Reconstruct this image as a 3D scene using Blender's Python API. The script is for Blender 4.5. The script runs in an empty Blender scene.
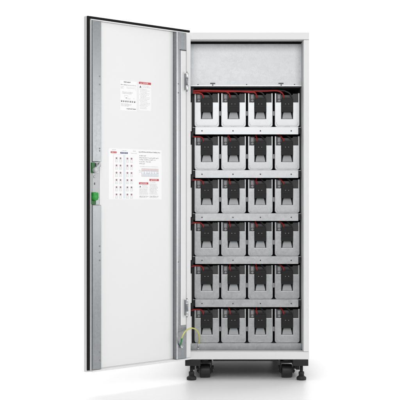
import bpy, bmesh, math, random
from mathutils import Vector, Matrix
random.seed(7)
S = bpy.context.scene
COL = S.collection
R = math.radians

# ------------------------------------------------------------------ measures
U = 0.0048                 # metres per photo pixel on the cabinet's front plane
CAMX, CAMY, CAMZ = -0.2246, -5.04, 0.8544
F = 1050.0                 # focal length in photo pixels (400 wide)
ANG = R(41.5)              # door opened 138.5 degrees
CA, SA = math.cos(ANG), math.sin(ANG)
HX, HY = -0.2774, 0.0      # hinge line

def at(px, py, d=0.0):
    """surveyed point at depth d behind the cabinet front"""
    s = (d - CAMY) / F
    return Vector((CAMX + (px-200)*s, d, CAMZ + (203-py)*s))
def fx(px, d=0.0): return at(px, 0, d).x
def fz(py, d=0.0): return at(0, py, d).z
def du(px, Y=0.0):
    """distance from the hinge, on the door plane raised by Y, seen at px"""
    k = (px-200)/F
    return ((HX+SA*Y-CAMX) - k*(HY-CA*Y-CAMY)) / (CA - k*SA)
def dz(px, py, Y=0.0):
    u = du(px, Y)
    return CAMZ + (203-py)*((HY - SA*u - CA*Y - CAMY)/F)

# ------------------------------------------------------------------ materials
def new_mat(name):
    m = bpy.data.materials.new(name); m.use_nodes = True
    nt = m.node_tree; b = nt.nodes['Principled BSDF']
    return m, nt, b
def paint(name, col, rough=0.45, spec=0.5, bump=0.0, scale=400, var=0.0, metallic=0.0):
    m, nt, b = new_mat(name)
    b.inputs['Base Color'].default_value = (*col, 1)
    b.inputs['Roughness'].default_value = rough
    b.inputs['Specular IOR Level'].default_value = spec
    b.inputs['Metallic'].default_value = metallic
    tc = nt.nodes.new('ShaderNodeTexCoord')
    if bump > 0:
        n = nt.nodes.new('ShaderNodeTexNoise'); n.inputs['Scale'].default_value = scale
        n.inputs['Detail'].default_value = 3
        bp = nt.nodes.new('ShaderNodeBump'); bp.inputs['Strength'].default_value = bump
        bp.inputs['Distance'].default_value = 0.0006
        nt.links.new(tc.outputs['Object'], n.inputs['Vector'])
        nt.links.new(n.outputs['Fac'], bp.inputs['Height'])
        nt.links.new(bp.outputs['Normal'], b.inputs['Normal'])
    if var > 0:
        n2 = nt.nodes.new('ShaderNodeTexNoise'); n2.inputs['Scale'].default_value = 9
        n2.inputs['Detail'].default_value = 5
        r = nt.nodes.new('ShaderNodeMapRange')
        r.inputs['To Min'].default_value = rough-var; r.inputs['To Max'].default_value = rough+var
        nt.links.new(tc.outputs['Object'], n2.inputs['Vector'])
        nt.links.new(n2.outputs['Fac'], r.inputs['Value'])
        nt.links.new(r.outputs['Result'], b.inputs['Roughness'])
    return m
def galvanised(name, lo, hi, rough=0.42, metallic=0.75, spangle=55, streak=False):
    m, nt, b = new_mat(name)
    tc = nt.nodes.new('ShaderNodeTexCoord')
    oi = nt.nodes.new('ShaderNodeObjectInfo')
    off = nt.nodes.new('ShaderNodeVectorMath'); off.operation = 'ADD'
    mul = nt.nodes.new('ShaderNodeVectorMath'); mul.operation = 'SCALE'; mul.inputs['Scale'].default_value = 13.0
    cmb = nt.nodes.new('ShaderNodeCombineXYZ')
    for k in range(3): nt.links.new(oi.outputs['Random'], cmb.inputs[k])
    nt.links.new(cmb.outputs[0], mul.inputs[0])
    nt.links.new(tc.outputs['Object'], off.inputs[0]); nt.links.new(mul.outputs[0], off.inputs[1])
    v = nt.nodes.new('ShaderNodeTexVoronoi'); v.inputs['Scale'].default_value = spangle
    n = nt.nodes.new('ShaderNodeTexNoise'); n.inputs['Scale'].default_value = 14; n.inputs['Detail'].default_value = 6
    nw = nt.nodes.new('ShaderNodeTexNoise'); nw.inputs['Scale'].default_value = 60; nw.inputs['Detail'].default_value = 2
    wadd = nt.nodes.new('ShaderNodeMixRGB'); wadd.blend_type = 'LINEAR_LIGHT'; wadd.inputs[0].default_value = 0.012
    nt.links.new(off.outputs[0], nw.inputs['Vector'])
    nt.links.new(off.outputs[0], wadd.inputs[1]); nt.links.new(nw.outputs['Color'], wadd.inputs[2])
    nt.links.new(wadd.outputs[0], v.inputs['Vector'])
    src = off
    if streak:
        mp = nt.nodes.new('ShaderNodeMapping'); mp.inputs['Scale'].default_value = (6, 6, 0.35)
        nt.links.new(off.outputs[0], mp.inputs['Vector']); nt.links.new(mp.outputs[0], n.inputs['Vector'])
    else:
        nt.links.new(off.outputs[0], n.inputs['Vector'])
    sep = nt.nodes.new('ShaderNodeSeparateColor'); nt.links.new(v.outputs['Color'], sep.inputs[0])
    mx = nt.nodes.new('ShaderNodeMath'); mx.operation = 'MULTIPLY_ADD'; mx.inputs[1].default_value = 0.30
    nt.links.new(sep.outputs[0], mx.inputs[0])
    sc = nt.nodes.new('ShaderNodeMath'); sc.operation = 'MULTIPLY'; sc.inputs[1].default_value = 0.62
    nf = nt.nodes.new('ShaderNodeTexNoise'); nf.inputs['Scale'].default_value = 320; nf.inputs['Detail'].default_value = 3
    mpf = nt.nodes.new('ShaderNodeMapping'); mpf.inputs['Scale'].default_value = (1, 1, .35)
    nt.links.new(off.outputs[0], mpf.inputs['Vector']); nt.links.new(mpf.outputs[0], nf.inputs['Vector'])
    fm = nt.nodes.new('ShaderNodeMath'); fm.operation = 'MULTIPLY_ADD'; fm.inputs[1].default_value = 0.55; fm.inputs[2].default_value = -.20
    nt.links.new(nf.outputs['Fac'], fm.inputs[0])
    fa = nt.nodes.new('ShaderNodeMath'); fa.operation = 'ADD'
    nt.links.new(n.outputs['Fac'], sc.inputs[0]); nt.links.new(sc.outputs[0], fa.inputs[0]); nt.links.new(fm.outputs[0], fa.inputs[1])
    nt.links.new(fa.outputs[0], mx.inputs[2])
    cr = nt.nodes.new('ShaderNodeMixRGB')
    cr.inputs[1].default_value = (*lo, 1); cr.inputs[2].default_value = (*hi, 1)
    nt.links.new(mx.outputs[0], cr.inputs[0]); nt.links.new(cr.outputs[0], b.inputs['Base Color'])
    rr = nt.nodes.new('ShaderNodeMapRange'); rr.inputs['To Min'].default_value = rough-.07; rr.inputs['To Max'].default_value = rough+.1
    nt.links.new(mx.outputs[0], rr.inputs['Value']); nt.links.new(rr.outputs['Result'], b.inputs['Roughness'])
    b.inputs['Metallic'].default_value = metallic
    return m

M = {}
M['white']   = paint('white_powder_coat', (.79,.79,.79), .5, .4, .25, 900, .05)
M['white2']  = paint('white_door_sheet', (.83,.83,.83), .5, .4, .15, 700, .05)
M['galv']    = galvanised('galvanised_sheet', (.46,.475,.485), (.70,.71,.715), .42, .88, 70)
M['galvd']   = galvanised('galvanised_channel', (.22,.23,.238), (.34,.352,.36), .38, .92, 110, True)
M['case']    = galvanised('battery_front_plate', (.44,.45,.455), (.64,.65,.655), .42, .88, 120)
M['tab']     = paint('grey_pull_tab', (.40,.41,.42), .5, .5, .2, 500, .06)
M['black']   = paint('black_plastic', (.018,.018,.019), .5, .4, .2, 500, .08)
M['conn']    = paint('black_connector_plastic', (.014,.014,.0145), .6, .3, .3, 600, .08)
M['rubber']  = paint('black_rubber_gasket', (.008,.008,.008), .75, .2, .2, 500)
M['dark']    = paint('dark_grey_plastic', (.125,.125,.127), .6, .3, .3, 300, .08)
M['grey']    = paint('mid_grey_plastic', (.30,.30,.31), .5, .4, .2, 300, .08)
M['iron']    = paint('black_powder_coated_steel', (.017,.017,.018), .5, .35, .5, 700, .1)
M['wheel']   = paint('dark_grey_tyre', (.018,.018,.019), .45, .5, .2, 400, .1)
M['steel2']  = paint('dull_zinc_steel', (.50,.51,.52), .45, .5, .1, 300, .08, .25)
M['lockp']   = galvanised('lock_plate_steel', (.38,.39,.395), (.52,.53,.535), .5, .6, 80)
M['blocker']    = paint('dark_light_block_paint', (.05,.05,.052), .7, .3, .2, 300, .08)  # for the added light-blocking beams under the cabinet
M['cover']   = galvanised('cover_sheet', (.27,.28,.285), (.62,.625,.63), .42, .72, 60)
M['steel']   = paint('bright_zinc_steel', (.72,.73,.74), .3, .5, 0, 100, .08, .9)
M['red']     = paint('red_cable_insulation', (.34,.014,.012), .5, .4, 0, 100, .05)
M['redp']    = paint('red_label_ink', (.58,.085,.095), .5, .3)
M['ink']     = paint('dark_label_ink', (.13,.13,.135), .6, .2)
M['inkl']    = paint('grey_label_ink', (.42,.42,.43), .6, .2)
M['inkb']    = paint('blue_label_ink', (.06,.07,.22), .6, .2)
M['inkp']    = paint('plum_label_ink', (.24,.09,.12), .6, .2)
M['pinkt']   = paint('pale_pink_label_tint', (.86,.70,.70), .6, .2)
M['bluet']   = paint('pale_blue_label_tint', (.78,.81,.86), .6, .2)
M['paper']   = paint('white_label_film', (.90,.90,.90), .4, .4)
M['green']   = paint('green_handle_plastic', (.012,.30,.03), .4, .5, 0, 100, .05)
M['greend']  = paint('dark_green_handle_plastic', (.008,.13,.018), .45, .5, 0, 100, .05)
M['gwire']   = paint('green_wire_insulation', (.02,.25,.07), .45, .4)
M['ywire']   = paint('yellow_wire_insulation', (.66,.65,.20), .45, .4)
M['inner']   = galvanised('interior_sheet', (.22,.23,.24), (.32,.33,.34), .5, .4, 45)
M['liner']   = paint('pale_lit_inner_sheet', (.62,.63,.64), .5, .4, .2, 600, .05)
M['floor']   = paint('white_studio_floor', (.95,.95,.95), .34, .24)
M['sweep']   = paint('white_studio_paper', (.94,.94,.94), .6, .2)

# ------------------------------------------------------------------ mesh helper
class MB:
    def __init__(s): s.v=[]; s.f=[]; s.m=[]; s.mats=[]; s.sm=[]
    def mi(s, mat):
        if mat not in s.mats: s.mats.append(mat)
        return s.mats.index(mat)
    def add(s, verts, faces, mat, smooth=False):
        o=len(s.v); i=s.mi(mat); s.v += [tuple(v) for v in verts]
        for f in faces: s.f.append([o+k for k in f]); s.m.append(i); s.sm.append(smooth)
    def addbm(s, bm, mat, smooth=False):
        bm.verts.index_update()
        s.add([v.co.copy() for v in bm.verts], [[v.index for v in f.verts] for f in bm.faces], mat, smooth); bm.free()
    def box(s, x0,x1,y0,y1,z0,z1, mat, bev=0.0, seg=2, rot=None):
        bm=bmesh.new(); bmesh.ops.create_cube(bm, size=1)
        for v in bm.verts:
            v.co = Vector(((x0+x1)/2+v.co.x*(x1-x0), (y0+y1)/2+v.co.y*(y1-y0), (z0+z1)/2+v.co.z*(z1-z0)))
        if bev>0: bmesh.ops.bevel(bm, geom=bm.edges[:], offset=bev, segments=seg, affect='EDGES', profile=.5)
        if rot is not None:
            c=Vector(((x0+x1)/2,(y0+y1)/2,(z0+z1)/2)); bmesh.ops.transform(bm, matrix=Matrix.Translation(c)@rot@Matrix.Translation(-c), verts=bm.verts[:])
        s.addbm(bm, mat); return s
    def cyl(s, p0, p1, r0, mat, r1=None, n=24, bev=0.0, smooth=True):
        p0=Vector(p0); p1=Vector(p1); r1=r0 if r1 is None else r1
        ax=(p1-p0); L=ax.length; q=ax.to_track_quat('Z','Y').to_matrix()
        prof=[(0,0)]
        if bev>0: prof += [(r0-bev,0),(r0-.3*bev,.3*bev),(r0,bev),(r1,L-bev),(r1-.3*bev,L-.3*bev),(r1-bev,L)]
        else: prof += [(r0,0),(r0,0),(r1,L),(r1,L)]
        prof += [(0,L)]
        s.lathe(p0, q, prof, mat, n); return s
    def lathe(s, p0, q, prof, mat, n=24):
        vs=[]; fs=[]
        for k,(r,h) in enumerate(prof):
            for j in range(n):
                a=2*math.pi*j/n
                vs.append(Vector(p0)+q@Vector((r*math.cos(a), r*math.sin(a), h)))
        for k in range(len(prof)-1):
            for j in range(n):
                a,b=k*n+j,k*n+(j+1)%n; c,d=(k+1)*n+(j+1)%n,(k+1)*n+j
                if prof[k][0]==0: fs.append([a,c,d])
                elif prof[k+1][0]==0: fs.append([a,b,d])
                else: fs.append([a,b,c,d])
        s.add(vs,fs,mat,True)
    def tube(s, pts, r, mat, n=10, sub=8, mat2=None, twist=0.0):
        P=[Vector(p) for p in pts]; path=[]
        for i in range(len(P)-1):
            a=P[max(i-1,0)];b=P[i];c=P[i+1];d=P[min(i+2,len(P)-1)]
            for k in range(sub):
                t=k/sub
                path.append(.5*((2*b)+(c-a)*t+(2*a-5*b+4*c-d)*t*t+(3*b-a-3*c+d)*t**3))
        path.append(P[-1])
        vs=[];up=Vector((.13,-.9,.31)).normalized()
        for i,p in enumerate(path):
            t=(path[min(i+1,len(path)-1)]-path[max(i-1,0)]).normalized()
            e=(up-t*up.dot(t)).normalized(); g=t.cross(e); up=e
            for j in range(n):
                a=2*math.pi*j/n+twist*i
                vs.append(p+e*math.cos(a)*r+g*math.sin(a)*r)
        fa=[];fb=[]
        for i in range(len(path)-1):
            for j in range(n):
                f=[i*n+j,i*n+(j+1)%n,(i+1)*n+(j+1)%n,(i+1)*n+j]
                (fb if (mat2 is not None and j < n*0.3) else fa).append(f)
        fa.append(list(range(n))[::-1]); fa.append([(len(path)-1)*n+j for j in range(n)])
        o=len(s.v); s.add(vs,fa,mat,True)
        if fb:
            i2=s.mi(mat2)
            for f in fb: s.f.append([o+k for k in f]); s.m.append(i2); s.sm.append(True)
        return s
    def prism(s, poly, y0, y1, mat, bev=0.0):
        """poly in (x, z), extruded from y0 (front) to y1"""
        bm=bmesh.new()
        vs=[bm.verts.new((x,y0,z)) for x,z in poly]; f=bm.faces.new(vs)
        bm.normal_update()
        if f.normal.y>0: bmesh.ops.reverse_faces(bm, faces=[f])
        r=bmesh.ops.extrude_face_region(bm, geom=[f])
        nv=[g for g in r['geom'] if isinstance(g,bmesh.types.BMVert)]
        for v in nv: v.co.y=y1
        bmesh.ops.recalc_face_normals(bm, faces=bm.faces[:])
        if bev>0:
            es=[e for e in bm.edges if all(abs(v.co.y-y0)<1e-6 for v in e.verts)]
            bmesh.ops.bevel(bm, geom=es, offset=bev, segments=3, affect='EDGES', profile=.5)
        bmesh.ops.triangulate(bm, faces=[f for f in bm.faces if len(f.verts)>4])
        s.addbm(bm, mat); return s
    def build(s, name, parent=None, loc=None):
        me=bpy.data.meshes.new(name); me.from_pydata(s.v,[],s.f); me.update()
        for m in s.mats: me.materials.append(m)
        me.polygons.foreach_set('material_index', s.m); me.polygons.foreach_set('use_smooth', s.sm)
        o=bpy.data.objects.new(name, me); COL.objects.link(o)
        if parent: o.parent=parent
        if loc is not None: o.location=loc
        return o
def empty(name, loc=(0,0,0)):
    o=bpy.data.objects.new(name,None); o.location=loc; o.empty_display_size=.05; COL.objects.link(o); return o
def tag(o, label=None, cat=None, group=None, kind=None):
    if label: o['label']=label
    if cat: o['category']=cat
    if group: o['group']=group
    if kind: o['kind']=kind
    return o

# ------------------------------------------------------------------ setting
m=MB(); m.add([(-9,-1.20,0),(9,-1.20,0),(9,2.6,0),(-9,2.6,0)],[[0,1,2,3]],M['floor'])
tag(m.build('floor'),'white glossy studio floor under the cabinet',kind='structure')
vs=[];n=16
for k in range(n+1):
    a=math.pi/2*k/n; y=2.6+1.4*math.sin(a); z=1.4-1.4*math.cos(a)
    vs += [(-9,y,z),(9,y,z)]
vs += [(-9,4.0,6.5),(9,4.0,6.5)]
m=MB(); m.add(vs,[[2*k,2*k+1,2*k+3,2*k+2] for k in range(n+1)],M['sweep'],True)
tag(m.build('backdrop'),'plain white studio backdrop curving up behind the cabinet',kind='structure')

# ------------------------------------------------------------------ cabinet
CW=0.300; ZB=0.1032; ZT=1.6740; DEP=0.85
PW=0.0272; TB=0.0352; BB=0.0360       # post width, top bar, bottom bar
ZI0=ZB+BB; ZI1=ZT-TB; XI=CW-PW
cab=empty('battery_cabinet')
tag(cab,'tall white battery cabinet standing on castors with its door swung open to the left','cabinet')
MB().box(-CW,CW,0,.06,ZI1,ZT,M['white'],.0022,3).build('top_bar',cab)
MB().box(-CW,CW,0,.06,ZB,ZI0,M['white'],.0022,3).build('bottom_bar',cab)
for sgn in (-1,1):
    x0,x1=sorted((sgn*CW,sgn*XI))
    MB().box(x0,x1,.0008,.045,ZI0+.0012,ZI1-.0012,M['white'],.0022,3).build('frame_post',cab)
    x0,x1=sorted((sgn*CW,sgn*(CW-.002)))
    MB().box(x0,x1,.0615,DEP,ZB+.0105,ZT-.0125,M['white'],.0006).build('side_panel',cab)
    # inner return behind the post, colour paled for light from the front, darker beyond
    x0,x1=sorted((sgn*(XI-.0003),sgn*(XI+.008)))
    MB().box(x0,x1,.0465,.145,ZI0,ZI1,M['liner'],.0008).build('inner_return',cab)
    MB().box(x0,x1,.146,DEP-.02,ZI0,ZI1,M['inner']).build('inner_wall',cab)
MB().box(-CW+.0025,CW-.0025,DEP-.018,DEP-.0005,ZB+.0105,ZT-.0125,M['white'],.001).build('back_panel',cab)
MB().box(-XI,XI,DEP-.024,DEP-.0195,ZI0,ZI1,M['inner']).build('inner_back',cab)
MB().box(-CW,CW,.061,DEP,ZT-.012,ZT,M['white'],.001).build('roof',cab)
m=MB(); m.box(-CW,CW,.061,DEP,ZB,ZB+.010,M['iron'],.001)
m.build('base_plate',cab)

m=MB(); kz=ZB-.0005     # added beams, block light so the floor beneath stays dark
m.box(-.160,.160,.108,.140,.079,kz,M['blocker'],.0015,2)
m.box(-.262,.262,DEP-.06,DEP-.03,.042,kz,M['blocker'],.0015,2)
for sx in (-1,1):
    a,b=sorted((sx*.2505,sx*.268)); m.box(a,b,.150,DEP-.062,.030,kz,M['blocker'],.0015,2)
m.build('light_block_beam',cab)
DL=.100      # shelf lips
DBF=.116     # battery fronts
# cover panel
d=.112
zc0,zc1=fz(86.6,d),ZI1-.004
xl,xr=fx(190.6,d),fx(301.4,d)
m=MB(); m.box(xl,xr,d,d+.0015,zc0+.0075,zc1,M['cover'],.0003,1)
m.box(xl,xr,d-.010,d+.0013,zc0,zc0+.0072,M['galv'],.0012,2)
for px in (198,246.6,294.5):
    p=at(px,84.8,d); m.cyl((p.x,d-.0003,p.z+.001),(p.x,d-.0016,p.z+.001),.0030,M['dark'],n=12)
cov=m.build('cover_panel',cab)
for px in (212.7,281):
    p=at(px,83.4,d); m=MB()
    m.box(p.x-.0125,p.x+.0125,d-.0055,d-.0003,p.z-.0022,p.z+.0026,M['dark'],.0018,2)
    m.cyl((p.x,d-.0107,p.z-.009),(p.x,d-.0118,p.z-.009),.0036,M['dark'],n=12)
    m.build('latch',cov)
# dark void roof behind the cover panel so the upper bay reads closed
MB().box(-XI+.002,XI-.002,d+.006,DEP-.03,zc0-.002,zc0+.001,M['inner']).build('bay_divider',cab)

# shelves
lip_rows=[(126.9,134.4),(170.1,177.9),(213.3,220.9),(256.3,263.9),(299.5,307.1)]
xl,xr=fx(195.2,DL),fx(298.4,DL)
shelf_z=[]
for k,(ya,yb) in enumerate(lip_rows):
    z1,z0=fz(ya,DL),fz(yb,DL); shelf_z.append(z1)
    m=MB(); m.box(xl,xr,DL,DL+.0018,z0,z1,M['galv'],.0006,2)
    m.box(xl,xr,DL+.0020,DL+.60,z1-.0025,z1-.0003,M['galv'],.0004,1)
    # folded end tabs
    for sx,xe in ((-1,xl),(1,xr)):
        a,b=sorted((xe,xe+sx*.012))
        m.box(a+.0002,b,DL+.006,DL+.5,z1-.003,z1-.0008,M['galv'],.0003,1)
        m.box(a+.0002,b,DL+.009,DL+.2,z0+.004,z1-.0035,M['black'],.0008,1)
    for px in (202,233,260.4,291.2):
        p=at(px,(ya+yb)/2+.2,DL)
        m.cyl((p.x,DL-.0002,p.z),(p.x,DL-.0012,p.z),.0034,M['inner'],n=14)
        m.cyl((p.x,DL-.00125,p.z),(p.x,DL-.0018,p.z),.0022,M['black'],n=12)
    m.build('shelf',cab)
# lowest tray with its tall front strip
ya=343.4; z1=fz(ya,DL)
shelf_z.append(z1)
m=MB(); m.box(-XI+.001,XI-.001,DL-.004,DL-.002,ZI0-.004,z1,M['galv'],.0006,2)
m.box(-XI+.001,XI-.001,DL-.0018,DL+.60,z1-.0025,z1-.0003,M['galv'],.0004,1)
m.box(-XI+.001,XI-.001,.061,DL-.0045,ZI0-.012,ZI0-.008,M['galvd'])
m.build('bottom_tray',cab)

# left upright flange with cable ports, then black strips as shade in the side gaps
d=.030
xa,xb=fx(189.3,d),fx(191.6,d)
ports=[(86.8,102),(131,144.5),(174,187.6),(217,230.6),(260.3,273.8),(303.3,316.8)]
edges=[p for pr in ports for p in pr][1:]+[344]
m=MB()
for k in range(0,len(edges),2):
    m.box(xa-.002,xb,d+.018,d+.020,fz(edges[k+1],d),fz(edges[k],d),M['white'],.0005,1)
m.build('perforated_upright',cab)
for ya,yb in ports:
    m=MB(); z1,z0=fz(ya,d),fz(yb,d)
    m.box(xa,xb-.0015,d+.024,d+.05,z0-.001,z1+.001,M['black'],.001,2)
    m.box(xb-.0015,xb+.006,d+.030,d+.05,z1-.030,z1-.004,M['black'],.001,2)
    m.build('cable_port',cab)
for px0,px1 in ((191.7,194.0),(300.0,301.3)):
    x0,x1=fx(px0,.13),fx(px1,.13)
    MB().box(x0,x1,.128,.150,ZI0+.02,fz(87.5,.128),M['black'],.0006,1).build('gap_shade_strip',cab)  # black strip put in for the shade beside the batteries

# levelling feet and castors
for sgn in (-1,1):
    m=MB(); xo=sgn*.296; xi=sgn*.222; a,b=sorted((xo,xi))
    m.box(a,b,.004,.070,ZB-.0318,ZB-.001,M['iron'],.0018,2)
    br=m.build('foot_bracket',cab)
    cx=sgn*.2655; cy=.036
    m=MB(); m.cyl((cx,cy,.028),(cx,cy,ZB-.032),.0076,M['iron'],n=20)
    for k in range(12):
        z=.043+k*.0022; m.lathe((cx,cy,z),Matrix.Identity(3),[(.0074,0),(.0084,.0008),(.0074,.0016)],M['iron'],20)
    m.cyl((cx,cy,.0245),(cx,cy,.0405),.0135,M['iron'],n=6,bev=.002)
    m.build('foot_stem',cab)
    m=MB(); m.lathe((cx,cy,0),Matrix.Identity(3),[(0,0.0003),(.0222,.0003),(.0236,.002),(.0236,.0115),(.0215,.0150),(.0150,.0185),(.0125,.0245),(0,.0245)],M['black'],12)
    m.build('foot_pad',cab)
def caster(cx,cy):
    root=empty('caster'); root.parent=cab
    r=.0325; w=.0272
    m=MB(); m.box(cx-.036,cx+.036,cy-.034,cy+.034,ZB-.006,ZB-.0006,M['iron'],.001)
    m.cyl((cx,cy,ZB-.02),(cx,cy,ZB-.006),.026,M['iron'],n=24,bev=.002)
    m.box(cx-.034,cx+.034,cy-.022,cy+.030,ZB-.030,ZB-.018,M['iron'],.004,3)
    for s in (-1,1):
        pl=[(cy-.018,ZB-.026),(cy+.028,ZB-.026),(cy+.016,.022),(cy-.012,.022)]
        bm=bmesh.new(); x0=cx+s*.0295; x1=cx+s*.0335
        vs=[bm.verts.new((x0,y,z)) for y,z in pl]; f=bm.faces.new(vs)
        rr=bmesh.ops.extrude_face_region(bm,geom=[f])
        for g in rr['geom']:
            if isinstance(g,bmesh.types.BMVert): g.co.x=x1
        bmesh.ops.recalc_face_normals(bm,faces=bm.faces[:])
        bmesh.ops.bevel(bm,geom=bm.edges[:],offset=.001,segments=2,affect='EDGES')
        m.addbm(bm,M['iron'])
        m.cyl((cx+s*.0335,cy,r+.018),(cx+s*.043,cy,r+.018),.0085,M['iron'],n=16,bev=.001)
        m.cyl((cx+s*.0335,cy,r),(cx+s*.039,cy,r),.0075,M['iron'],n=6,bev=.001)
    m.build('fork',root)
    m=MB(); q=Vector((1,0,0)).to_track_quat('Z','Y').to_matrix()
    m.lathe((cx-w,cy,r+.0003),q,[(0,0),(r*.45,0),(r*.5,.002),(r*.82,.002),(r*.93,.0015),(r*.985,.0045),(r,.010),(r,2*w-.010),(r*.985,2*w-.0045),(r*.93,2*w-.0015),(r*.82,2*w-.002),(r*.5,2*w-.002),(r*.45,2*w),(0,2*w)],M['wheel'],40)
    m.build('wheel',root)
for sgn in (-1,1): caster(sgn*.2005,.105)
for sgn in (-1,1): caster(sgn*.2005,.74)

# ------------------------------------------------------------------ door
door_mat=Matrix.Translation((HX,HY,0)) @ Matrix.Rotation(-(math.pi-ANG),4,'Z')
DZ0,DZ1=.1060,1.6825; DW=.600
m=MB(); m.box(0,DW,-.0195,0,DZ0,DZ1,M['white'],.0018,3)
# folded rims
m.box(.002,DW-.018,.0002,.024,DZ0+.001,DZ0+.0085,M['white'],.0012,2)
m.box(.002,DW-.018,.0002,.010,DZ1-.0175,DZ1-.0125,M['white'],.0008,2)
m.box(.0015,du(186.4,.014),.0002,.0140,DZ0+.009,DZ1-.018,M['white'],.0012,2)
door=m.build('door',cab); door.matrix_basis=door_mat
# gasket
m=MB(); m.box(DW-.0135,DW-.0005,.0003,.0085,DZ0+.008,DZ1-.0005,M['rubber'],.002,2)
m.box(.0005,DW-.0138,.0003,.0085,DZ1-.0105,DZ1-.0005,M['rubber'],.002,2)
m.build('gasket',door)
# inner white sheet
u0,u1=du(101.2),du(172.0)
m=MB(); m.box(u1-.004,u0+.01,.0003,.0025,DZ0+.012,DZ1-.020,M['white2'],.0006,1)
m.build('inner_panel',door)
# latch side channel
HCH=.022
ua,ub=du(101.3,HCH),DW-.0175
m=MB()
zlk1,zlk0=dz(95,161.5,HCH),dz(96,205,HCH)
m.box(ua,ub,.0003,HCH,DZ0+.010,zlk0,M['galvd'],.0015,2)
m.box(ua,ub,.0003,HCH,zlk1,DZ1-.019,M['galvd'],.0015,2)
m.box(ua,ub,.0003,.006,zlk0+.0005,zlk1-.0005,M['galvd'],.0005,1)
m.box(ub+.0005,ub+.0045,.0003,.016,DZ0+.010,DZ1-.019,M['white'],.0008,1)
for py in (76.3,84.5,148.5,150.8,246.2,252.4,260.4,352.3,360.3):
    z=dz(99.5,py,HCH); u=du(99.7,HCH)
    m.cyl((u,HCH+.0002,z),(u,HCH+.0008,z),.0036,M['inner'],n=12)
m.build('latch_channel',door)
# hinge side channel
m=MB(); HC=.0262
uw=du(172.8,0); uf=du(176.6,HC); ue=du(186.2,HC)
m.box(ue,max(uw,uf),.0003,HC,DZ0+.010,DZ1-.019,M['galvd'],.0012,2)
m.box(max(uw,uf)-.0070,max(uw,uf)+.0004,HC+.0002,HC+.0022,DZ0+.011,DZ1-.020,M['galv'],.0008,2)
for px,py in ((178.4,83.8),(178.4,92.8),(178.4,262),(178.4,342)):
    z=dz(px,py,HC); u=du(px,HC)
    m.cyl((u,HC+.0002,z),(u,HC+.0009,z),.0035,M['inner'],n=12)
z=dz(174.5,42); m.cyl((max(uw,uf)+.0002,.013,z),(max(uw,uf)+.0009,.013,z),.0035,M['inner'],n=12)
m.build('hinge_channel',door)
# white cover strip on the hinge channel
m=MB(); z1,z0=dz(183,50.8,HC),dz(183,325,HC)
ua,ub=du(185.6,HC),du(180.2,HC)
m.box(ua,ub,HC+.0004,HC+.0040,z0,z1,M['white'],.0015,2)
m.box(ua-.001,ub+.001,HC+.0004,HC+.0065,z1+.001,z1+.005,M['dark'],.0015,2)  # dark bar put in for the shadow line above the strip
m.build('cover_strip',door)
# lock
m=MB(); Y=.0165; ua,ub=du(98.6,Y),du(92.2,Y); z1,z0=dz(95,173,Y),dz(95,197,Y)
m.box(ua,ub,.0063,Y,z0,z1,M['lockp'],.0008,2)
zz=dz(95.3,183,Y); uu=du(94.6,Y)
m.box(uu-.003,uu+.003,Y+.0001,Y+.0007,zz-.008,zz+.002,M['dark'],.0002,1)
m.cyl((uu,Y+.0001,zz+.028),(uu,Y+.003,zz+.028),.006,M['steel2'],n=16,bev=.001)
m.build('lock_plate',door)
m=MB(); Y=.022; ua,ub=du(95.0,Y),du(89.7,.0065); z1,z0=dz(93,162.3,Y),dz(93,173,Y)
m.box(ua,ub,.0065,Y,z0,z1,M['greend'],.002,2)
m.build('latch_block',door)
m=MB(); Y=.026; p0=Vector((du(95.0,Y),Y+.002,dz(95,170.0,Y))); p1=Vector((du(99.6,Y),Y+.002,dz(99.6,164.6,Y)))
m.cyl(p0+Vector((0,-.010,0)),p0+Vector((0,.010,0)),.0115,M['steel2'],n=24,bev=.002)
m.cyl(p0,p1,.0060,M['steel2'],n=20,bev=.001)
m.box(p1.x-.006,p1.x+.005,.014,.031,p1.z-.010,p1.z+.009,M['steel2'],.003,2)
m.build('latch_rod',door)
m=MB(); Y=.018; ua,ub=du(96.2,Y),du(89.9,.0065); z1,z0=dz(94,192.2,Y),dz(94,204.6,Y)
m.box(ua,ub,.0065,Y,z0,z1,M['greend'],.002,2)
Y=.033; uc,zc=du(96.0,Y),dz(96,197.2,Y)
m.cyl((uc,.0182,zc),(uc,Y,zc),.0160,M['green'],n=8,bev=.002)
m.box(uc-.0155,uc+.0135,.020,Y-.0006,zc-.004,zc+.0205,M['green'],.003,2)
m.build('handle',door)
# hinges: leaf on the door channel, knuckles and the leaf that reaches the post
def hinge(ya,yb):
    m=MB(); Y=HC+.0185
    uk=du(187.0,Y); z1,z0=dz(187,ya,Y),dz(187,yb,Y); L=z1-z0; r=.0062
    ul=du(184.3,HC)
    m.box(uk+.001,ul,HC+.0002,HC+.0035,z0+.002,z1-.002,M['galvd'],.001,2)
    m.box(uk-.001,uk+.004,HC+.0002,Y-.003,z0+.004,z1-.004,M['galvd'],.001,2)
    m.cyl((uk,Y,z0+.0005),(uk,Y,z0+.29*L),r,M['steel'],n=20,bev=.0012)
    m.cyl((uk,Y,z1-.29*L),(uk,Y,z1-.0005),r,M['steel'],n=20,bev=.0012)
    m.cyl((uk,Y,z0+.305*L),(uk,Y,z1-.305*L),r*.96,M['galvd'],n=20,bev=.0012)
    m.cyl((uk,Y,z0-.004),(uk,Y,z1+.004),.0028,M['dark'],n=12,bev=.001)
    m.box(uk-.0165,uk-.002,Y-.0075,Y-.0035,z0+.31*L,z1-.31*L,M['galv'],.001,2)
    m.build('hinge',door)
hinge(72.6,90.6); hinge(299.2,316.4)

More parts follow.
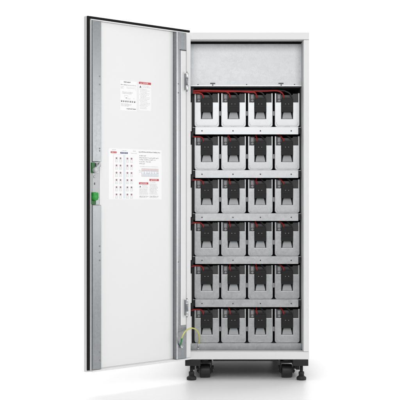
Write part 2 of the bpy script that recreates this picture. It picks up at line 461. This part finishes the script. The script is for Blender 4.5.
# ------------------------------------------------------------------ labels on the door
class Sheet:
    """printed sheet: quads in the door plane; x runs to the reader's right (= -u)"""
    Y=.0029
    def __init__(s,px0,py0,px1,py1):
        s.m=MB(); s.n=0
        s.u0,s.u1=du(px0,.0029),du(px1,.0029)
        c=(px0+px1)/2; s.z1,s.z0=dz(c,py0,.0029),dz(c,py1,.0029); s.py0=py0; s.py1=py1
        s.m.box(s.u1,s.u0,.0026,s.Y,s.z0,s.z1,M['paper'])
    def zz(s,py): return s.z1+(s.z0-s.z1)*(py-s.py0)/(s.py1-s.py0)
    def rect(s,px0,py0,px1,py1,mat,lift=1):
        y=s.Y+.00012*lift
        a,b=du(px0,.0029),du(px1,.0029); t,q=s.zz(py0),s.zz(py1)
        s.m.add([(a,y,q),(b,y,q),(b,y,t),(a,y,t)],[[0,1,2,3]],mat)
    def line(s,px0,px1,py,h,mat,lift=2,fill=1.0):
        """a line of small print: letter-like strokes grouped in words"""
        x=px0
        while x<px1:
            nl=random.randint(2,8)
            for _ in range(nl):
                if x>px1: break
                w=h*random.uniform(.42,.62); t=random.random()
                top=-.35*h if t<.25 else (0 if t<.8 else .12*h)
                bot=h*.75 if t<.9 else h
                s.rect(x,py+top,x+w*.34,py+bot,mat,lift)
                if random.random()<.7: s.rect(x+w*.36,py+top+.06*h,x+w*.95,py+top+.28*h,mat,lift)
                if random.random()<.6: s.rect(x+w*.36,py+bot-.24*h,x+w*.95,py+bot,mat,lift)
                if random.random()<.5: s.rect(x+w*.62,py+.25*h,x+w*.95,py+bot-.26*h,mat,lift)
                x+=w*1.22
            x+=h*.45
    def text(s,t,px,py,h,mat,lift=3):
        cu=bpy.data.curves.new('t','FONT'); cu.body=t; cu.align_x='CENTER'; cu.align_y='CENTER'; cu.size=1
        o=bpy.data.objects.new('t',cu); COL.objects.link(o); bpy.context.view_layer.update()
        me=bpy.data.meshes.new_from_object(o.evaluated_get(bpy.context.evaluated_depsgraph_get()))
        k=h*.0046/.7; y=s.Y+.00012*lift; u=du(px,.0029); z=s.zz(py)
        s.m.add([(u-v.co.x*k,y,z+v.co.y*k) for v in me.vertices],[list(p.vertices) for p in me.polygons],mat)
        bpy.data.objects.remove(o); bpy.data.curves.remove(cu); bpy.data.meshes.remove(me)
    def warn(s,px,py,h,mat):
        y=s.Y+.00036; u=du(px,.0029); z=s.zz(py); k=h*.0046
        s.m.add([(u+k*.55,y,z-k*.45),(u-k*.55,y,z-k*.45),(u,y,z+k*.5)],[[0,1,2]],mat)

a=Sheet(120.2,81.0,136.6,110.8)
a.line(123.8,130.2,81.8,1.15,M['ink']); a.line(123.9,130.3,81.95,1.0,M['ink'],3)
a.line(120.8,135.8,84.9,.75,M['ink'])
a.line(120.9,123.6,87.0,.6,M['inkl']); a.line(120.9,123.2,88.3,.6,M['inkl']); a.line(126.5,134.5,88.0,.45,M['inkl'])
for p0,q0,p1,q1 in ((126,86.9,135.4,87.0),(135.3,87,135.4,90.2)): a.rect(p0,q0,p1,q1,M['inkl'])
a.line(122.4,132.5,92.2,.75,M['inkl']); a.line(122.4,131.5,93.4,.7,M['inkl'])
a.rect(124.5,95.6,128.0,95.75,M['inkl']); a.rect(124.5,95.7,124.65,97.6,M['inkl']); a.rect(127.9,95.7,128,97.6,M['inkl']); a.rect(125.6,97.6,127,98.6,M['inkl'])
a.line(127.6,130.5,98.6,.7,M['inkl']); a.line(133.6,134.4,98.0,.7,M['inkl'])
for k in range(7):
    x=121.0+k*2.15; w=random.uniform(1.0,1.4)
    a.rect(x,100.7,x+w,102.2,M['ink']); a.rect(x+.25,101.0,x+w-.3,101.35,M['paper'],2); a.rect(x+.1,102.3,x+w*.8,102.5,M['inkl'])
a.line(121,131.5,104.0,.6,M['inkl']); a.line(121,131,105.0,.6,M['inkl']); a.line(121,128.5,106.0,.6,M['inkl'])
a.line(126.6,135.6,108.4,.95,M['ink']); a.line(126.6,135.6,108.55,.9,M['ink'],3)
a=a.m.build('instruction_label',door)
b=Sheet(138.8,82.0,151.0,110.6)
b.rect(138.9,82.2,151.0,84.5,M['redp']); b.text('DANGER',145.3,83.4,1.25,M['paper']); b.warn(141.0,83.4,1.4,M['paper'])
b.warn(140.4,87.0,2.3,M['ink']); b.line(142.5,149,85.8,.6,M['inkl']); b.line(142.5,150,87.2,.6,M['inkl'])
for k in range(15):
    b.line(139.4+(.8 if k%4 else 0),139.4+random.uniform(7,11),89.2+k*1.38,.52,M['inkl'])
b=b.m.build('warning_label',door)
c=Sheet(108.6,149.3,161.6,199.4)
X=lambda v: 106+v*.15
Y=lambda v: 146+v*.15
c.rect(123.2,155.2,125.4,198.4,M['bluet']); c.rect(113.2,155.2,113.6,198.4,M['pinkt']); c.rect(113.2,155,122.2,155.2,M['pinkt'])
c.line(112.0,115.6,150.4,.7,M['inkl']); c.line(122,126.4,150.8,.7,M['inkl']); c.line(133.0,135.5,150.9,.8,M['inkl']); c.line(131.0,137.2,153.2,.6,M['inkl'])
c.rect(110.7,152.2,116.6,154.0,M['redp']); c.line(111.6,115.6,152.8,.7,M['paper'],2)
c.rect(120.3,152.6,127.8,154.1,M['inkb']); c.line(121.2,126.8,153.0,.7,M['paper'],2)
for r in range(6):
    for k,x in enumerate((116.5,120.5,127.4,131.5)):
        y=158.2+r*7.15
        c.rect(x-.75,y-.2,x+.75,y+1.35,M['inkp']); c.rect(x-.3,y+.2,x+.3,y+.6,M['pinkt'],2)
        for q in ((x-1.1,y+1.9,x-.95,y+4.3),(x+.95,y+1.9,x+1.1,y+4.3),(x-1.1,y+4.2,x+1.1,y+4.4),(x-1.1,y+1.8,x+1.1,y+1.95)): c.rect(*q,M['inkl'])
        c.line(x-.6,x+.5,y+2.9,.5,M['inkl'])
c.line(138.8,159.8,151.4,1.0,M['ink']); c.line(138.8,159.8,151.52,.95,M['inkl'],3)
for y,e in ((155.2,146.4),(157.3,158.6),(159.2,155.6),(161.2,150.4),(163.1,144.6)):
    c.line(139.4,e,y,.85,M['ink'])
c.line(140,158,166.2,.55,M['inkl'])
c.rect(141.6,168.4,158.2,170.4,M['pinkt']); c.rect(141.6,170.4,158.2,176.2,M['bluet'])
for k in range(13): x=141.6+k*1.38; c.rect(x,168.4,x+.18,176.2,M['inkl'],2)
for y in (168.3,170.4,173.0,176.1): c.rect(141.6,y,158.4,y+.18,M['inkl'],2)
for k in range(6): c.rect(142.2+k*2.6,171+random.random(),143.4+k*2.6,172.6+random.random(),M['paper'],3)
c.line(138.9,141,170.0,.7,M['inkl']); c.line(138.9,141,171.6,.7,M['inkl'])
c.rect(149.4,178.6,158.8,180.7,M['redp']); c.text('DANGER',154.6,179.65,1.15,M['paper']); c.warn(151.3,179.65,1.3,M['paper'])
c.rect(139.0,182.2,148.3,184.3,M['redp']); c.text('DANGER',144.2,183.3,1.15,M['paper']); c.warn(140.9,183.3,1.3,M['paper'])
c.warn(140.2,186.4,1.9,M['ink']); c.line(142.2,147.6,185.4,.6,M['inkl']); c.line(142.2,147.8,186.8,.6,M['inkl'])
for k in range(6): c.line(139.4,148-random.random()*1.5,188.6+k*1.05,.5,M['inkl'])
c.line(139.4,148,196.0,.7,M['ink']); c.line(139.4,147,197.2,.6,M['inkl'])
c.line(149.8,155.5,181.6,.6,M['inkl'])
for k in range(10): c.line(149.6,158.4-random.random()*2,183.6+k*1.12,.52,M['inkl'])
c.line(149.6,158.2,196.0,.7,M['ink']); c.line(149.6,157.5,197.2,.6,M['inkl'])
c.m.build('diagram_label',door)

# ------------------------------------------------------------------ batteries
P=U*((DBF-CAMY)/-CAMY)      # metres per photo pixel at the battery fronts
BW,BH=25.0*P,34.0*P
def rounded(poly_bottom_r=2.6,w=25.0):
    pts=[]
    for k in range(7):
        a=math.pi+math.pi/2*k/6; pts.append((poly_bottom_r+poly_bottom_r*math.cos(a),poly_bottom_r+poly_bottom_r*math.sin(a)))
    for k in range(7):
        a=1.5*math.pi+math.pi/2*k/6; pts.append((w-poly_bottom_r+poly_bottom_r*math.cos(a),poly_bottom_r+poly_bottom_r*math.sin(a)))
    return pts
def plate_mesh():
    p=rounded()+[(25,34),(23.4,34),(23.4,24.9),(18.1,24.9),(18.1,8.3),(6.8,8.3),(6.8,24.9),(1.7,24.9),(1.7,34),(0,34)]
    m=MB(); m.prism([((x-12.5)*P,z*P) for x,z in p],0,.014,M['case'],.0028)
    # pressed rim along the lower edge and centre tab
    rim=[(x,z) for x,z in rounded(2.0,21.4)]
    pts=[((1.8+x-12.5)*P,-.0004,(1.7+z)*P) for x,z in [(0,3.2)]+rim+[(21.4,3.2)]]
    m.tube(pts,.0007,M['case'],6,2)
    m.box(-.012,.012,-.0012,.004,.0018,.0048,M['case'],.0008,2)
    return m
def body_mesh():
    m=MB(); m.prism([((x-12.5)*P*.985,z*P*.985+.0008) for x,z in rounded()+[(25,32.6),(0,32.6)]],.0145+.0,.40,M['dark'])
    return m
def vent_mesh(x0,x1,light):
    m=MB(); z0,z1=24.2*P,33.4*P
    m.box(x0*P,x1*P,.010,.0142,z0,z1,M['grey'] if light else M['dark'],.0005,1)
    n=6
    for k in range(n):
        x=x0+(x1-x0)*(k+.5)/n
        m.box((x-.2)*P,(x+.2)*P,.004,.0098,z0+.1*P,z1+(.35 if k%2 else -.1)*P,M['dark'],.0004,1)
    if light:
        m.cyl(((x0+x1)/2*P+.002,.001,26.6*P),((x0+x1)/2*P+.002,.0098,26.6*P),1.25*P,M['grey'],n=20,bev=.001)
        m.box((x0+1.4)*P,(x1-.8)*P,.0015,.0035,28.2*P,32.5*P,M['grey'],.001,2)
    return m
def conn_mesh():
    m=MB()
    m.box(-5.5*P,5.5*P,-.010,.0138,15.0*P,28.8*P,M['conn'],.0016,2)
    m.box(-5.0*P,5.0*P,-.0112,-.0102,20.2*P,20.6*P,M['black'],.0002,1)
    m.box(-4.6*P,4.6*P,-.004,.013,28.8*P,30.0*P,M['black'],.001,2)
    for x in (-1.9,1.3): m.cyl((x*P,-.0101,22.9*P),(x*P,-.0113,22.9*P),.0015,M['steel2'],n=12)
    for s in (-1,1):      # tapering recess cheeks, black in place of the shade inside
        m.prism([(s*5.62*P,15*P),(s*3.6*P,15*P),(s*4.75*P,8.6*P),(s*5.62*P,8.4*P)],.005,.0125,M['rubber'])
    return m
def tab_mesh():
    m=MB(); vs=[(-3.7*P,.0078,15.2*P),(3.7*P,.0078,15.2*P),(4.9*P,.0004,8.45*P),(-4.9*P,.0004,8.45*P)]
    vs+=[(x,y+.004,z) for x,y,z in vs]
    m.add(vs,[[0,3,2,1],[4,5,6,7],[0,1,5,4],[1,2,6,5],[2,3,7,6],[3,0,4,7]],M['tab'])
    m.box(-1.6*P,1.6*P,.0005,.0012,8.6*P,9.3*P,M['tab'],.0003,1)
    return m
RED,BLK=M['red'],M['black']
def lead(mat,pts,r=.0042): return MB().tube([(x*P,y,z*P) for x,y,z in pts],r,mat,10,8)
proto=[('front_plate',plate_mesh()),('casing',body_mesh()),('vent',vent_mesh(-10.9,-5.9,True)),('vent',vent_mesh(5.7,10.9,False)),('connector',conn_mesh()),('pull_tab',tab_mesh())]
clip=MB().box(12.6*P,14.2*P,.004,.02,11.5*P,16*P,M['grey'],.0015,2)
rows=['top','second','third','fourth','fifth','bottom']
cols=['leftmost','second from left','third from left','rightmost']
meshes=[(n,mb.build(n)) for n,mb in proto]; clipo=clip.build('spacer_clip')
first=True
pitch=(299.7-194.3-25)/3
for r in range(6):
    zb=shelf_z[r]+.0003
    for c_ in range(4):
        xc=at(194.3+12.5+c_*pitch,0,DBF).x
        root=empty('battery_module',(xc,DBF+random.uniform(-.0015,.002),zb)); root.rotation_euler.z=R(random.uniform(-.5,.5))
        shelfname={0:'top shelf',1:'second shelf down',2:'third shelf down',3:'fourth shelf down',4:'shelf just above the bottom',5:'bottom tray'}[r]
        extra='galvanised battery module' 
        tag(root,f"grey battery with black connector, {cols[c_]} on the {shelfname}",'battery','battery modules on the cabinet shelves')
        for n_,o in meshes+([('spacer_clip',clipo)] if c_<3 else []):
            q=o if first and n_!='spacer_clip' else o.copy()
            if n_=='spacer_clip' and first: q=o
            if q.name not in COL.objects: COL.objects.link(q)
            q.parent=root
        first=False
        j=lambda a=.35: random.uniform(-a,a)
        # leads
        if r==0:
            h=35.2+.75*c_*.0+ (0.5,1.0,.2,.9)[c_]
            left=-(13.5+c_*26.8)
            if c_==0: pts=[(left-3.2,-.03,33.4),(left+1,-.018,33.6),(-9,-.012,33.9),(-5.4,-.012,33.0),(-3.9,-.008,31.2),(-3.6,-.004,28.6)]
            else:
                lv=(0,36.2,35.3,36.6)[c_]
                pts=[(left-3.2,-.03,lv-1.4),(left+2,-.016+.004*c_,lv-.3)]
                for q in range(1,3*c_):
                    t=q/(3*c_); pts.append((left+2+(-12-left-2)*t, -.014+.004*c_+random.uniform(-.002,.002), lv+random.uniform(-.35,.35)-.8*t*(c_==3)))
                pts+=[(-11,-.010,lv-.5),(-6,-.012,34.4),(-4.0,-.008,31.8),(-3.6,-.004,28.6)]
            lead(RED,pts,.0036).build('red_lead',root)
            pts=[(left-2.5 if c_<2 else -34,.0,36.4+j(.2)),(left*.5-8,.004,36.8),(-9,.004,36.6),(-1,.002,35.4),(2.6,.0,33.4),(4.0,-.002,30.6),(4.0,.0,28.6)]
            lead(BLK,pts,.0040).build('black_lead',root)
        else:
            if c_==0: pts=[(-17.6,-.030,31.6),(-15.0,-.018,32.9),(-11,.0,33.4),(-7,.004,33.3),(-4.8+j(),.0,32.2),(-3.7,-.003,30.4),(-3.5,-.003,28.6)]
            elif c_==3: pts=[(-8.5+j(1.5),.03,35.8),(-6.4+j(.9),.012,34.2),(-4.9+j(.5),.003,32.4),(-3.7,-.003,30.4),(-3.4,-.003,28.6)]
            else: pts=[(-5.0+j(1.8),.03,36),(-4.6+j(1.0),.010,34.4),(-4.0+j(.6),.001,32.2),(-3.6,-.003,30.2),(-3.5,-.003,28.6)]
            lead(RED,pts,.0033).build('red_lead',root)
            pts=[(-1+j(1),.03,35.5),(.8+j(.6),.010,34.2),(2.6+j(.5),.003,32.6),(3.9,-.001,30.6),(4.0,.0,28.6)]
            lead(BLK,pts,.0038).build('black_lead',root)

# ------------------------------------------------------------------ earth wire
up=Vector((-CA,-SA,0)); nn=Vector((SA,-CA,0))
def dpt(px,py,off):
    u=du(px); p=Vector((HX,HY,0))+up*u; p.z=dz(px,py); return p+nn*off
gw=empty('earth_wire')
tag(gw,'green and yellow earth wire arching from the door to the bottom tray','wire')
def dpt(px,py,off):
    u=du(px,off); p=Vector((HX,HY,0))+up*u; p.z=dz(px,py,off); return p+nn*off
p0=dpt(180.6,344.5,.036)
pts=[p0,dpt(181.7,339,.048),dpt(184,333.2,.062)]
for px,py,d_ in ((188,329.3,-.062),(192.6,328.2,-.030),(196.6,330.4,.015),(198.9,335,.050),(199.2,340,.074)): pts.append(at(px,py,d_))
pts.append(at(198.6,344,DL-.012))
m=MB(); m.tube(pts,.0033,M['ywire'],12,10,M['gwire'],.055)
m.build('wire',gw)
m=MB(); m.tube([pts[0],(pts[0]+pts[1])/2,pts[1],pts[1]*.8+pts[2]*.2],.0037,M['gwire'],12,6)
m.build('green_sleeve',gw)
for q in (0,1):
    m=MB()
    if q==0:
        a_=dpt(180.9,346.3,.0275); m.cyl(a_,a_+nn*.010,.0085,M['steel'],n=6,bev=.001); m.cyl(a_+nn*.008,p0+Vector((0,0,.004)),.0045,M['steel'],n=12)
    else:
        m.cyl(pts[-1]+Vector((0,0,.002)),at(198.3,347.5,DL-.010),.0048,M['steel'],n=12,bev=.0008)
        e=at(198.3,349,DL-.0045); m.box(e.x-.006,e.x+.006,DL-.0075,DL-.0045,e.z-.006,e.z+.012,M['steel'],.001,2)
        m.cyl((e.x,DL-.0078,e.z),(e.x,DL-.012,e.z),.0045,M['steel'],n=6,bev=.0005)
    m.build('lug',gw)

# ------------------------------------------------------------------ camera
cam=bpy.data.cameras.new('camera'); co=bpy.data.objects.new('camera',cam); COL.objects.link(co)
co.location=(CAMX,CAMY,CAMZ); co.rotation_euler=(R(90),0,0)
cam.sensor_width=36; cam.lens=F/400*36; cam.shift_y=3/400; cam.clip_end=100; cam.clip_start=.05
S.camera=co

# ------------------------------------------------------------------ light
w=bpy.data.worlds.new('World'); S.world=w; w.use_nodes=True
w.node_tree.nodes['Background'].inputs[0].default_value=(1,1,1,1)
w.node_tree.nodes['Background'].inputs[1].default_value=.215
def area(name,loc,target,sx,sy,power):
    l=bpy.data.lights.new(name,'AREA'); l.shape='RECTANGLE'; l.size=sx; l.size_y=sy; l.energy=power
    o=bpy.data.objects.new(name,l); COL.objects.link(o); o.location=loc
    o.rotation_euler=(Vector(target)-Vector(loc)).to_track_quat('-Z','Y').to_euler(); return o
area('key_softbox',(.0,-3.0,2.05),(0,0,.9),2.5,1.6,46)
sb=area('side_softbox',(3.4,-1.2,1.25),(-.5,-.2,.85),2.0,1.5,7.6); sb.data.spread=R(70)
area('overhead_softbox',(-.45,-.40,3.6),(-.2,-.40,0),5.0,3.6,74)
area('backdrop_light',(0,1.8,5.0),(0,4.0,1.4),7.0,.8,210)
S.view_settings.view_transform='Standard'; S.view_settings.look='None'
S.view_settings.exposure=0; S.view_settings.gamma=1
